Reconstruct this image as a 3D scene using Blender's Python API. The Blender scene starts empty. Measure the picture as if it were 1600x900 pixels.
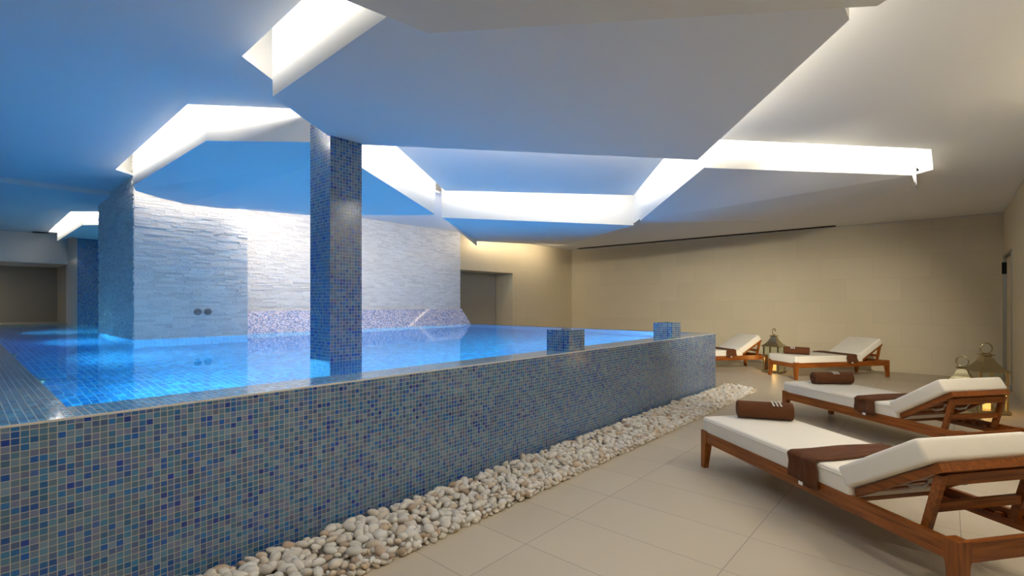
import bpy, bmesh, math, random
from mathutils import Vector, Matrix
from mathutils.geometry import tessellate_polygon

# ---------------------------------------------------------------- camera, world, exposure
scene = bpy.context.scene
COL = scene.collection
F_PX, HOR, CAM_H = 766.0, 474.0, 1.35
cam_data = bpy.data.cameras.new('camera')
cam_data.sensor_width = 36.0
cam_data.lens = 36.0 * F_PX / 1600.0
cam_data.shift_y = (HOR - 450.0) / 1600.0
cam_data.clip_start = 0.05
cam = bpy.data.objects.new('camera', cam_data)
COL.objects.link(cam)
cam.location = (0, 0, CAM_H)
cam.rotation_euler = (math.radians(90), 0, 0)
scene.camera = cam

world = bpy.data.worlds.new('world')
scene.world = world
world.use_nodes = True
world.node_tree.nodes['Background'].inputs[0].default_value = (0.02, 0.022, 0.025, 1)
world.node_tree.nodes['Background'].inputs[1].default_value = 1.0

scene.view_settings.view_transform = 'Standard'
scene.view_settings.look = 'None'
scene.view_settings.gamma = 1.0
scene.view_settings.use_curve_mapping = False
scene.view_settings.exposure = 1.52
scene.cycles.use_denoising = True
scene.cycles.max_bounces = 10
scene.cycles.diffuse_bounces = 5
scene.cycles.transparent_max_bounces = 12
scene.cycles.sample_clamp_indirect = 3.0

# light levels (the lamps themselves are built with what carries them)
COVE_W, COVE_C = 2.6, (1.0, 0.93, 0.80)      # watts per metre of LED cove
WASH_W = 5.5
OVER_W = 4.6
FILL_W, FILL_C = 4.0, (1.0, 0.93, 0.80)  # fill lamps added overhead, out of view
FILL_SPOT_W = 290.0   # added spots that light the far wall
POOL_W, POOL_C = 14.0, (0.62, 1.0, 0.96)

# ---------------------------------------------------------------- frames and helpers
A1 = math.atan2(0.6626, 0.749)
D1 = Vector((math.sin(A1), math.cos(A1), 0))      # along the pool wall
D2 = Vector((-math.cos(A1), math.sin(A1), 0))     # into the pool
def W(s, t, z=0.0):
    v = D1 * s + D2 * t
    return Vector((v.x, v.y, z))
ROT_ST = math.atan2(D1.y, D1.x)                   # rotation taking local x to D1
def ray(px, py, h):
    """plan point seen at pixel px,py lying h above the lens"""
    y = F_PX * h / (HOR - py)
    return Vector(((px - 800.0) / F_PX * y, y, CAM_H + h))

def link(o, parent=None):
    COL.objects.link(o)
    if parent is not None:
        o.parent = parent
    return o
def mesh_obj(name, bm, mat, parent=None, smooth=False):
    me = bpy.data.meshes.new(name)
    bm.normal_update()
    bm.to_mesh(me); bm.free()
    if mat is not None:
        for m in (mat if isinstance(mat, (list, tuple)) else [mat]):
            me.materials.append(m)
    if smooth:
        for p in me.polygons: p.use_smooth = True
    return link(bpy.data.objects.new(name, me), parent)
def struct(o):
    o['kind'] = 'structure'
    return o
def tag(o, label, cat, group=None):
    o['label'] = label; o['category'] = cat
    if group: o['group'] = group
    return o
def empty(name, loc, rotz, label, cat, group=None, scale=1.0):
    o = bpy.data.objects.new(name, None)
    o.empty_display_size = 0.1
    o.location = loc; o.rotation_euler = (0, 0, rotz); o.scale = (scale,)*3
    link(o)
    return tag(o, label, cat, group)
def dup(root, loc, rotz, label, scale=None):
    r = root.copy(); COL.objects.link(r)
    r.location = loc; r.rotation_euler = (0, 0, rotz); r['label'] = label
    if scale: r.scale = (scale,)*3
    for ch in list(root.children):
        c = ch.copy(); COL.objects.link(c); c.parent = r
        for g in ch.children:
            d = g.copy(); COL.objects.link(d); d.parent = c
    return r

def add_box(bm, x0, x1, y0, y1, z0, z1, uv=True, mtx=None):
    vs = [bm.verts.new(((x0, x1)[i], (y0, y1)[j], (z0, z1)[k])) for i in (0, 1) for j in (0, 1) for k in (0, 1)]
    idx = lambda i, j, k: vs[i*4 + j*2 + k]
    quads = [('x', [idx(0,0,0), idx(0,0,1), idx(0,1,1), idx(0,1,0)]), ('x', [idx(1,0,0), idx(1,1,0), idx(1,1,1), idx(1,0,1)]),
             ('y', [idx(0,0,0), idx(1,0,0), idx(1,0,1), idx(0,0,1)]), ('y', [idx(0,1,0), idx(0,1,1), idx(1,1,1), idx(1,1,0)]),
             ('z', [idx(0,0,0), idx(0,1,0), idx(1,1,0), idx(1,0,0)]), ('z', [idx(0,0,1), idx(1,0,1), idx(1,1,1), idx(0,1,1)])]
    lay = bm.loops.layers.uv.verify() if uv else None
    fs = []
    for ax, q in quads:
        f = bm.faces.new(q); fs.append(f)
        if uv:
            for l in f.loops:
                c = l.vert.co
                l[lay].uv = (c.y, c.z) if ax == 'x' else ((c.x, c.z) if ax == 'y' else (c.x, c.y))
    if mtx is not None:
        for v in vs: v.co = mtx @ v.co
    return vs, fs
def st_obj(name, boxes, mat, parent=None, extra=None):
    """boxes given in pool coordinates (s,t,z); object turned to lie along the pool"""
    bm = bmesh.new()
    for b in boxes: add_box(bm, *b)
    if extra: extra(bm)
    o = mesh_obj(name, bm, mat, parent)
    if parent is None: o.rotation_euler = (0, 0, ROT_ST)
    return o
def add_tube(bm, pts, r, seg=8, closed=False):
    n = len(pts); rings = []
    for i, p in enumerate(pts):
        p = Vector(p)
        if closed: tan = Vector(pts[(i+1) % n]) - Vector(pts[i-1])
        else: tan = Vector(pts[min(i+1, n-1)]) - Vector(pts[max(i-1, 0)])
        tan.normalize()
        up = Vector((0, 0, 1)) if abs(tan.z) < 0.9 else Vector((1, 0, 0))
        a = tan.cross(up).normalized(); b = tan.cross(a).normalized()
        rings.append([bm.verts.new(p + a*(r*math.cos(2*math.pi*k/seg)) + b*(r*math.sin(2*math.pi*k/seg))) for k in range(seg)])
    for i in range(n if closed else n-1):
        r0, r1 = rings[i], rings[(i+1) % n]
        for k in range(seg):
            bm.faces.new((r0[k], r0[(k+1) % seg], r1[(k+1) % seg], r1[k]))
    if not closed:
        bm.faces.new(rings[0][::-1]); bm.faces.new(rings[-1])
    bmesh.ops.recalc_face_normals(bm, faces=bm.faces)
def add_loft(bm, sections, cap=True):
    """sections: list of rings (lists of points, same count)"""
    rings = [[bm.verts.new(p) for p in sec] for sec in sections]
    n = len(rings[0])
    for a, b in zip(rings, rings[1:]):
        for k in range(n):
            bm.faces.new((a[k], a[(k+1) % n], b[(k+1) % n], b[k]))
    if cap:
        bm.faces.new(rings[0][::-1]); bm.faces.new(rings[-1])
def square(h, z): return [(-h, -h, z), (h, -h, z), (h, h, z), (-h, h, z)]
def circle(r, z, n=24): return [(r*math.cos(2*math.pi*k/n), r*math.sin(2*math.pi*k/n), z) for k in range(n)]

# ---------------------------------------------------------------- materials
def new_mat(name):
    m = bpy.data.materials.new(name); m.use_nodes = True
    nt = m.node_tree
    return m, nt, nt.nodes['Principled BSDF']
def node(nt, typ, **kw):
    n = nt.nodes.new(typ)
    for k, v in kw.items():
        if k.startswith('i_'):
            n.inputs[int(k[2:])].default_value = v
        else: setattr(n, k, v)
    return n
def math_n(nt, op, a, b=None, c=None):
    n = nt.nodes.new('ShaderNodeMath'); n.operation = op
    for i, v in enumerate((a, b, c)):
        if v is None: continue
        if isinstance(v, (int, float)): n.inputs[i].default_value = v
        else: nt.links.new(v, n.inputs[i])
    return n.outputs[0]
def vmath(nt, op, a, b=None):
    n = nt.nodes.new('ShaderNodeVectorMath'); n.operation = op
    for i, v in enumerate((a, b)):
        if v is None: continue
        if isinstance(v, (tuple, list)): n.inputs[i].default_value = v
        else: nt.links.new(v, n.inputs[i])
    return n.outputs[0]
def mix_c(nt, fac, a, b, blend='MIX'):
    n = nt.nodes.new('ShaderNodeMix'); n.data_type = 'RGBA'; n.blend_type = blend
    for i, v in ((0, fac), (6, a), (7, b)):
        if isinstance(v, (int, float)): n.inputs[i].default_value = v
        elif isinstance(v, (tuple, list)): n.inputs[i].default_value = (*v[:3], 1)
        else: nt.links.new(v, n.inputs[i])
    return n.outputs[2]
def bump(nt, height, bsdf, strength, dist):
    b = nt.nodes.new('ShaderNodeBump'); b.inputs['Strength'].default_value = strength; b.inputs['Distance'].default_value = dist
    nt.links.new(height, b.inputs['Height']); nt.links.new(b.outputs[0], bsdf.inputs['Normal'])
def srgb(r, g, b):
    f = lambda c: ((c/255+0.055)/1.055)**2.4 if c/255 > 0.04045 else c/255/12.92
    return (f(r), f(g), f(b))
def ramp(nt, fac, stops, interp='CONSTANT'):
    n = nt.nodes.new('ShaderNodeValToRGB'); cr = n.color_ramp; cr.interpolation = interp
    while len(cr.elements) > 1: cr.elements.remove(cr.elements[-1])
    cr.elements[0].position = stops[0][0]; cr.elements[0].color = (*stops[0][1], 1)
    for p, c in stops[1:]:
        e = cr.elements.new(p); e.color = (*c, 1)
    nt.links.new(fac, n.inputs[0])
    return n.outputs[0]

def mosaic(name, stops, grout, pitch=0.0262, rough=0.16, gw=0.055, spec=0.5):
    m, nt, b = new_mat(name)
    uv = node(nt, 'ShaderNodeUVMap').outputs[0]
    sc = vmath(nt, 'SCALE', uv); sc.node.inputs['Scale'].default_value = 1/pitch
    cell = vmath(nt, 'FLOOR', sc)
    wn = node(nt, 'ShaderNodeTexWhiteNoise', noise_dimensions='3D'); nt.links.new(cell, wn.inputs['Vector'])
    # clouds of similar tone over the random tiles
    cl = node(nt, 'ShaderNodeTexNoise'); cl.inputs['Scale'].default_value = 0.09; cl.inputs['Detail'].default_value = 2
    nt.links.new(cell, cl.inputs['Vector'])
    val = math_n(nt, 'ADD', wn.outputs['Value'], math_n(nt, 'MULTIPLY', math_n(nt, 'SUBTRACT', cl.outputs[0], 0.5), 0.35))
    val = math_n(nt, 'MINIMUM', math_n(nt, 'MAXIMUM', val, 0.0), 0.999)
    col = ramp(nt, val, stops)
    wn2 = node(nt, 'ShaderNodeTexWhiteNoise', noise_dimensions='3D')
    nt.links.new(vmath(nt, 'ADD', cell, (17.3, 5.1, 2.2)), wn2.inputs['Vector'])
    hsv = node(nt, 'ShaderNodeHueSaturation')
    nt.links.new(col, hsv.inputs['Color'])
    nt.links.new(math_n(nt, 'MULTIPLY_ADD', wn2.outputs['Value'], 0.5, 0.75), hsv.inputs['Value'])
    fr = vmath(nt, 'FRACTION', sc)
    sx = node(nt, 'ShaderNodeSeparateXYZ'); nt.links.new(fr, sx.inputs[0])
    ex = math_n(nt, 'MINIMUM', sx.outputs[0], math_n(nt, 'SUBTRACT', 1.0, sx.outputs[0]))
    ey = math_n(nt, 'MINIMUM', sx.outputs[1], math_n(nt, 'SUBTRACT', 1.0, sx.outputs[1]))
    e = math_n(nt, 'MINIMUM', ex, ey)
    tile = node(nt, 'ShaderNodeMapRange'); tile.interpolation_type = 'SMOOTHSTEP'
    nt.links.new(e, tile.inputs[0]); tile.inputs[1].default_value = gw*0.75; tile.inputs[2].default_value = gw*1.5
    nt.links.new(mix_c(nt, tile.outputs[0], grout, hsv.outputs[0]), b.inputs['Base Color'])
    nt.links.new(math_n(nt, 'MULTIPLY_ADD', tile.outputs[0], rough-0.7, 0.7), b.inputs['Roughness'])
    b.inputs['Specular IOR Level'].default_value = spec
    bump(nt, tile.outputs[0], b, 0.35, 0.0015)
    return m

BLUES = [(0.0, srgb(100, 130, 158)), (0.20, srgb(76, 120, 154)), (0.38, srgb(76, 104, 150)), (0.52, srgb(52, 112, 158)),
         (0.64, srgb(100, 116, 152)), (0.74, srgb(30, 100, 166)), (0.83, srgb(54, 92, 158)), (0.90, srgb(16, 82, 164)), (0.965, srgb(12, 56, 150))]
M_MOSAIC = mosaic('mosaic_grey_blue', BLUES, srgb(176, 176, 170), gw=0.045, spec=0.8)
LEDGE = [(0.0, srgb(84, 172, 224)), (0.3, srgb(60, 154, 218)), (0.6, srgb(100, 182, 226)), (0.85, srgb(44, 130, 206))]
M_LEDGE = mosaic('mosaic_ledge_blue', LEDGE, srgb(190, 194, 190), gw=0.05)
for _k, _v in (('Coat Weight', 0.6), ('Coat Roughness', 0.02), ('Coat IOR', 1.33)): M_LEDGE.node_tree.nodes['Principled BSDF'].inputs[_k].default_value = _v
DEEP = [(0.0, srgb(20, 120, 190)), (0.3, srgb(30, 140, 210)), (0.55, srgb(16, 108, 186)), (0.75, srgb(44, 160, 220)), (0.9, srgb(12, 90, 170))]
M_POOL = mosaic('mosaic_pool_blue', DEEP, srgb(150, 180, 200), pitch=0.05)
PEARL = [(0.0, srgb(206, 204, 222)), (0.25, srgb(150, 166, 204)), (0.45, srgb(222, 206, 214)), (0.62, srgb(120, 142, 196)), (0.8, srgb(180, 186, 214)), (0.93, srgb(92, 112, 180))]
M_PEARL = mosaic('mosaic_pearl', PEARL, srgb(190, 190, 200), pitch=0.02, rough=0.1, spec=0.8)

def plaster(name, c, rough=0.9, amt=0.04):
    m, nt, b = new_mat(name)
    tc = node(nt, 'ShaderNodeTexCoord')
    n = node(nt, 'ShaderNodeTexNoise'); n.inputs['Scale'].default_value = 1.3; n.inputs['Detail'].default_value = 4
    nt.links.new(tc.outputs['Object'], n.inputs['Vector'])
    nt.links.new(mix_c(nt, n.outputs[0], tuple(x*(1-amt) for x in c), tuple(min(1, x*(1+amt)) for x in c)), b.inputs['Base Color'])
    b.inputs['Roughness'].default_value = rough
    b.inputs['Specular IOR Level'].default_value = 0.25
    return m
M_CEIL = plaster('ceiling_paint', (0.74, 0.74, 0.735), amt=0.015)
M_PLAIN = plaster('wall_paint', (0.66, 0.64, 0.60))
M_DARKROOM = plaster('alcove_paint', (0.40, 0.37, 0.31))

def slab_tiles(name, c, lw, pu, pv, u0, v0, rough, tint=0.06, joint=(0.55,), u_from_row=False, shift=0.0):
    m, nt, b = new_mat(name)
    uv = node(nt, 'ShaderNodeUVMap').outputs[0]
    sx = node(nt, 'ShaderNodeSeparateXYZ'); nt.links.new(uv, sx.inputs[0])
    v = math_n(nt, 'DIVIDE', math_n(nt, 'SUBTRACT', sx.outputs[1], v0), pv)
    row = math_n(nt, 'FLOOR', v)
    u = math_n(nt, 'DIVIDE', math_n(nt, 'SUBTRACT', sx.outputs[0], u0), pu)
    if shift: u = math_n(nt, 'ADD', u, math_n(nt, 'MULTIPLY', row, shift))
    cu = math_n(nt, 'FLOOR', u)
    cmb = node(nt, 'ShaderNodeCombineXYZ'); nt.links.new(cu, cmb.inputs[0]); nt.links.new(row, cmb.inputs[1])
    wn = node(nt, 'ShaderNodeTexWhiteNoise', noise_dimensions='3D'); nt.links.new(cmb.outputs[0], wn.inputs['Vector'])
    fu = math_n(nt, 'FRACT', u); fv = math_n(nt, 'FRACT', v)
    du = math_n(nt, 'MULTIPLY', math_n(nt, 'MINIMUM', fu, math_n(nt, 'SUBTRACT', 1.0, fu)), pu)
    dv = math_n(nt, 'MULTIPLY', math_n(nt, 'MINIMUM', fv, math_n(nt, 'SUBTRACT', 1.0, fv)), pv)
    d = math_n(nt, 'MINIMUM', du, dv)
    mr = node(nt, 'ShaderNodeMapRange'); nt.links.new(d, mr.inputs[0])
    mr.inputs[1].default_value = lw*0.5; mr.inputs[2].default_value = lw*1.2
    no = node(nt, 'ShaderNodeTexNoise'); no.inputs['Scale'].default_value = 2.2; no.inputs['Detail'].default_value = 6
    nt.links.new(vmath(nt, 'ADD', uv, wn.outputs['Color']), no.inputs['Vector'])
    no2 = node(nt, 'ShaderNodeTexNoise'); no2.inputs['Scale'].default_value = 14; no2.inputs['Detail'].default_value = 5
    nt.links.new(uv, no2.inputs['Vector'])
    k = math_n(nt, 'ADD', math_n(nt, 'MULTIPLY', wn.outputs['Value'], 0.5), math_n(nt, 'ADD', math_n(nt, 'MULTIPLY', no.outputs[0], 0.4), math_n(nt, 'MULTIPLY', no2.outputs[0], 0.1)))
    base = mix_c(nt, k, tuple(x*(1-2*tint) for x in c), tuple(x*(1+2*tint) for x in c))
    nt.links.new(mix_c(nt, mr.outputs[0], tuple(x*joint[0] for x in c), base), b.inputs['Base Color'])
    b.inputs['Roughness'].default_value = rough
    b.inputs['Specular IOR Level'].default_value = 0.35
    bump(nt, mr.outputs[0], b, 0.3, 0.001)
    return m
M_FLOOR = slab_tiles('floor_porcelain', srgb(196, 183, 162), 0.003, 0.4575, 0.915, 2.11, 0.848, 0.42, 0.035, (0.6,))
M_BEIGE = slab_tiles('wall_limestone', srgb(206, 194, 166), 0.003, 0.9, 0.45, 0.2, 0.05, 0.6, 0.03, (0.86,), shift=0.5)

def stone_mat():
    m, nt, b = new_mat('split_face_white_stone')
    g = node(nt, 'ShaderNodeNewGeometry')
    tc = node(nt, 'ShaderNodeTexCoord')
    n = node(nt, 'ShaderNodeTexNoise'); n.inputs['Scale'].default_value = 45; n.inputs['Detail'].default_value = 6
    nt.links.new(tc.outputs['Object'], n.inputs['Vector'])
    c = ramp(nt, g.outputs['Random Per Island'], [(0, srgb(222, 218, 212)), (0.5, srgb(236, 233, 228)), (1, srgb(210, 206, 202))], 'LINEAR')
    nt.links.new(mix_c(nt, math_n(nt, 'MULTIPLY', n.outputs[0], 0.25), c, (0.55, 0.54, 0.52)), b.inputs['Base Color'])
    b.inputs['Roughness'].default_value = 0.97
    bump(nt, n.outputs[0], b, 0.7, 0.008)
    return m
M_STONE = stone_mat()

def wood_mat(name, c0, c1, sc=(2.5, 40, 40)):
    m, nt, b = new_mat(name)
    tc = node(nt, 'ShaderNodeTexCoord')
    mp = node(nt, 'ShaderNodeMapping'); mp.inputs['Scale'].default_value = sc
    nt.links.new(tc.outputs['Object'], mp.inputs['Vector'])
    n = node(nt, 'ShaderNodeTexNoise'); n.inputs['Scale'].default_value = 1.5; n.inputs['Detail'].default_value = 6; n.inputs['Distortion'].default_value = 0.6
    nt.links.new(mp.outputs[0], n.inputs['Vector'])
    nt.links.new(ramp(nt, n.outputs[0], [(0.3, c0), (0.7, c1)], 'LINEAR'), b.inputs['Base Color'])
    b.inputs['Roughness'].default_value = 0.36
    bump(nt, n.outputs[0], b, 0.08, 0.002)
    return m
WC = (srgb(104, 50, 10), srgb(164, 92, 28))
M_WOOD = wood_mat('stained_teak', *WC)
M_WOOD_Y = wood_mat('stained_teak_cross', *WC, sc=(40, 2.5, 40))
M_WOOD_Z = wood_mat('stained_teak_upright', *WC, sc=(40, 40, 2.5))

def fabric_mat(name, c, scale, rough=0.9, strength=0.2, dist=0.002, var=0.08, sheen=0.0):
    m, nt, b = new_mat(name)
    tc = node(nt, 'ShaderNodeTexCoord')
    n = node(nt, 'ShaderNodeTexNoise'); n.inputs['Scale'].default_value = scale; n.inputs['Detail'].default_value = 5
    nt.links.new(tc.outputs['Object'], n.inputs['Vector'])
    nt.links.new(mix_c(nt, n.outputs[0], tuple(x*(1-var) for x in c), tuple(x*(1+var) for x in c)), b.inputs['Base Color'])
    b.inputs['Roughness'].default_value = rough
    if sheen: b.inputs['Sheen Weight'].default_value = sheen
    bump(nt, n.outputs[0], b, strength, dist)
    return m
M_CUSHION = fabric_mat('cream_canvas', srgb(236, 229, 216), 6, 0.75, 0.25, 0.012, 0.025)
M_TOWEL = fabric_mat('brown_terry', srgb(92, 50, 18), 220, 0.95, 0.9, 0.004, 0.3, 0.04)
M_WHITE = fabric_mat('white_thread', (0.85, 0.83, 0.8), 300, 0.8, 0.3, 0.001)
def metal_mat(name, c, rough, scale=40):
    m, nt, b = new_mat(name)
    tc = node(nt, 'ShaderNodeTexCoord')
    n = node(nt, 'ShaderNodeTexNoise'); n.inputs['Scale'].default_value = scale; n.inputs['Detail'].default_value = 3
    nt.links.new(tc.outputs['Object'], n.inputs['Vector'])
    b.inputs['Base Color'].default_value = (*c, 1); b.inputs['Metallic'].default_value = 1.0
    nt.links.new(math_n(nt, 'MULTIPLY_ADD', n.outputs[0], 0.08, rough-0.04), b.inputs['Roughness'])
    return m
M_NICKEL = metal_mat('aged_nickel', srgb(182, 170, 136), 0.25, 6)
M_NICKEL.node_tree.nodes['Principled BSDF'].inputs['Metallic'].default_value = 0.97
M_STEEL = metal_mat('brushed_steel', srgb(150, 150, 148), 0.35)
M_BLACK = metal_mat('black_slot', (0.02, 0.02, 0.02), 0.6)
def glass_thin():
    m, nt, b = new_mat('lantern_glass')
    nt.nodes.remove(b)
    tr = node(nt, 'ShaderNodeBsdfTransparent'); tr.inputs[0].default_value = (0.93, 0.95, 0.92, 1)
    gl = node(nt, 'ShaderNodeBsdfGlossy'); gl.inputs['Roughness'].default_value = 0.03
    fr = node(nt, 'ShaderNodeFresnel'); fr.inputs[0].default_value = 1.45
    mx = node(nt, 'ShaderNodeMixShader')
    g = node(nt, 'ShaderNodeNewGeometry')
    nt.links.new(math_n(nt, 'MULTIPLY', fr.outputs[0], math_n(nt, 'SUBTRACT', 1.0, g.outputs['Backfacing'])), mx.inputs[0]); nt.links.new(tr.outputs[0], mx.inputs[1]); nt.links.new(gl.outputs[0], mx.inputs[2])
    nt.links.new(mx.outputs[0], nt.nodes['Material Output'].inputs[0])
    return m
M_GLASS = glass_thin()
def water_mat():
    m, nt, b = new_mat('pool_water')
    nt.nodes.remove(b)
    tc = node(nt, 'ShaderNodeTexCoord')
    n = node(nt, 'ShaderNodeTexNoise'); n.inputs['Scale'].default_value = 5.0; n.inputs['Detail'].default_value = 2
    nt.links.new(tc.outputs['Object'], n.inputs['Vector'])
    bp = node(nt, 'ShaderNodeBump'); bp.inputs['Strength'].default_value = 0.06; bp.inputs['Distance'].default_value = 0.02
    nt.links.new(n.outputs[0], bp.inputs['Height'])
    tr = node(nt, 'ShaderNodeBsdfRefraction'); tr.inputs['Color'].default_value = (0.38, 0.86, 1.0, 1); tr.inputs['IOR'].default_value = 1.33; tr.inputs['Roughness'].default_value = 0.0
    gl = node(nt, 'ShaderNodeBsdfGlossy'); gl.inputs['Roughness'].default_value = 0.02; gl.inputs[0].default_value = (0.95, 0.97, 1, 1)
    fr = node(nt, 'ShaderNodeFresnel'); fr.inputs[0].default_value = 1.33
    g = node(nt, 'ShaderNodeNewGeometry')
    fac = math_n(nt, 'MULTIPLY', fr.outputs[0], math_n(nt, 'MULTIPLY_ADD', g.outputs['Backfacing'], 0.2, 0.8))
    nt.links.new(bp.outputs[0], gl.inputs['Normal']); nt.links.new(bp.outputs[0], tr.inputs['Normal']); nt.links.new(bp.outputs[0], fr.inputs['Normal'])
    mx = node(nt, 'ShaderNodeMixShader')
    nt.links.new(fac, mx.inputs[0]); nt.links.new(tr.outputs[0], mx.inputs[1]); nt.links.new(gl.outputs[0], mx.inputs[2])
    nt.links.new(mx.outputs[0], nt.nodes['Material Output'].inputs[0])
    return m
M_WATER = water_mat()
def emit_mat(name, c, s):
    m, nt, b = new_mat(name)
    b.inputs['Base Color'].default_value = (*c, 1)
    b.inputs['Emission Color'].default_value = (*c, 1); b.inputs['Emission Strength'].default_value = s
    return m
M_LAMP = emit_mat('pool_lamp_lens', (0.7, 0.9, 1.0), 6.0)
M_FILL = emit_mat('fill_diffuser', (1.0, 0.85, 0.68), 8.0)  # glowing face of the added fill lamps
M_FLAME = emit_mat('candle_flame', (1.0, 0.62, 0.16), 9.0)
M_WAX = emit_mat('glowing_wax', (1.0, 0.55, 0.14), 0.45)
def pebble_mat():
    m, nt, b = new_mat('river_pebble')
    g = node(nt, 'ShaderNodeNewGeometry'); oi = node(nt, 'ShaderNodeObjectInfo')
    r = math_n(nt, 'FRACT', math_n(nt, 'ADD', g.outputs['Random Per Island'], math_n(nt, 'MULTIPLY', oi.outputs['Random'], 7.31)))
    c = ramp(nt, r, [(0.0, srgb(230, 224, 214)), (0.3, srgb(214, 208, 198)), (0.55, srgb(236, 232, 226)), (0.8, srgb(214, 202, 186)), (0.93, srgb(206, 184, 160)), (1.0, srgb(176, 152, 130))], 'LINEAR')
    tc = node(nt, 'ShaderNodeTexCoord')
    n = node(nt, 'ShaderNodeTexNoise'); n.inputs['Scale'].default_value = 30; n.inputs['Detail'].default_value = 5
    nt.links.new(tc.outputs['Object'], n.inputs['Vector'])
    nt.links.new(mix_c(nt, math_n(nt, 'MULTIPLY', n.outputs[0], 0.3), c, srgb(180, 164, 146)), b.inputs['Base Color'])
    b.inputs['Roughness'].default_value = 0.55
    bump(nt, n.outputs[0], b, 0.15, 0.004)
    return m
M_PEBBLE = pebble_mat()

# ---------------------------------------------------------------- the room (pool coordinates)
WATER, RIM, POOL_BOT = 0.89, 0.884, -0.35
T_FRONT, S_END = 2.64, 7.69
T_RIGHT, S_BACK, T_BEIGE = -0.76, 12.2, 8.4
T_STONE_A, S_STONE0, S_STONE1 = 7.6, 1.46, 2.79
T_STONE_B, S_STONE2 = 8.2, 7.5
T_LINTEL, S_PIER = 14.8, 1.64
S_LEFT, T_FAR = -3.0, 16.6
CEIL = CAM_H + 1.6
SLAB = 3.40

struct(st_obj('floor', [(S_LEFT, S_BACK, T_RIGHT, T_FRONT, -0.1, 0), (S_END, S_BACK, T_FRONT, T_BEIGE+0.8, -0.1, 0)], M_FLOOR))
struct(st_obj('wall_back', [(S_BACK, S_BACK+0.15, T_RIGHT-0.15, T_BEIGE+0.15, 0, SLAB)], M_BEIGE))
D0, D1_, DH = 10.65, 12.08, 2.18       # door opening in the right wall
struct(st_obj('wall_right', [(S_LEFT, D0, T_RIGHT-0.15, T_RIGHT, 0, SLAB), (D1_, S_BACK, T_RIGHT-0.15, T_RIGHT, 0, SLAB), (D0, D1_, T_RIGHT-0.15, T_RIGHT, DH, SLAB)], M_BEIGE))
struct(st_obj('wall_left', [(S_LEFT-0.15, S_LEFT, T_RIGHT-0.15, T_FAR, -0.5, SLAB)], M_PLAIN))
# the beige wall beyond the pool with its wide opening
OP0, OP1, OPH = 7.6, 9.53, 2.13
struct(st_obj('wall_side', [(S_STONE2+0.02, OP0, T_BEIGE, T_BEIGE+0.6, 0, SLAB), (OP1, S_BACK, T_BEIGE, T_BEIGE+0.6, 0, SLAB), (OP0, OP1, T_BEIGE, T_BEIGE+0.6, OPH, SLAB)], M_BEIGE))
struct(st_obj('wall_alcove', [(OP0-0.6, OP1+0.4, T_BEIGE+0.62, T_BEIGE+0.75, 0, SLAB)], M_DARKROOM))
# far end of the pool
struct(st_obj('wall_far', [(S_LEFT, S_PIER, T_LINTEL, T_LINTEL+0.25, CAM_H+0.88, SLAB)], M_PLAIN))
struct(st_obj('ceiling_recess', [(S_LEFT, S_PIER, T_LINTEL+0.25, T_FAR, CAM_H+0.885, CAM_H+0.95)], M_PLAIN))
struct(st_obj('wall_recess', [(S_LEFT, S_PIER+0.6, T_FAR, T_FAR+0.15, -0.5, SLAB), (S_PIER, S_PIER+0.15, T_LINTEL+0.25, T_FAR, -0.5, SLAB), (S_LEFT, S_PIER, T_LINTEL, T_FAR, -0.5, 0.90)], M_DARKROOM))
def pier_extra(bm): pass
pier = struct(st_obj('wall_pier', [(S_PIER, S_PIER+0.02, 13.5, T_LINTEL+0.25, POOL_BOT, SLAB)], M_PLAIN))
st_obj('mosaic_facing', [(S_PIER, 3.2, 13.48, 13.5, POOL_BOT, SLAB)], M_MOSAIC, parent=pier)
struct(st_obj('wall_hidden', [(3.0, 3.15, 9.9, 14.9, POOL_BOT, SLAB)], M_PLAIN))

# pool shell
pool_wall = struct(st_obj('pool_wall', [(S_LEFT, S_END, T_FRONT, T_FRONT+0.28, 0, RIM-0.004), (S_END-0.13, S_END, T_FRONT+0.28, T_BEIGE, 0, RIM)], M_MOSAIC))
st_obj('coping', [(S_LEFT, S_END, T_FRONT+0.002, T_FRONT+0.28, RIM-0.004, WATER+0.0005)], M_LEDGE, parent=pool_wall)
st_obj('edge_grout', [(S_LEFT, S_END, T_FRONT-0.002, T_FRONT+0.004, WATER-0.008, WATER+0.001)], M_PLAIN, parent=pool_wall)
struct(st_obj('pool_basin', [(S_LEFT, S_END, T_FRONT, T_LINTEL, POOL_BOT-0.1, POOL_BOT),
                             (0.32, S_END-0.13, T_FRONT+0.28, T_FRONT+0.31, POOL_BOT, RIM-0.06),
                             (S_END-0.16, S_END-0.13, T_FRONT+0.31, T_STONE_B, POOL_BOT, RIM-0.06),
                             (S_STONE0+0.03, S_STONE1, T_STONE_A, T_STONE_A+0.06, POOL_BOT, WATER+0.005),
                             (S_STONE0, S_STONE0+0.06, T_STONE_A, 9.9, POOL_BOT, WATER+0.005),
                             (S_STONE1-0.03, S_END, T_STONE_B, T_STONE_B+0.05, POOL_BOT, WATER+0.005)], M_POOL))
struct(st_obj('pool_ledge', [(S_LEFT, 0.32, T_FRONT+0.28, T_LINTEL, POOL_BOT, WATER+0.0005)], M_LEDGE))
water = struct(st_obj('pool_water', [], M_WATER, extra=lambda bm: bm.faces.new([bm.verts.new(p) for p in
        ((0.321, T_FRONT+0.281, WATER), (S_END-0.004, T_FRONT+0.281, WATER), (S_END-0.004, T_LINTEL, WATER), (0.321, T_LINTEL, WATER))])))

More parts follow.
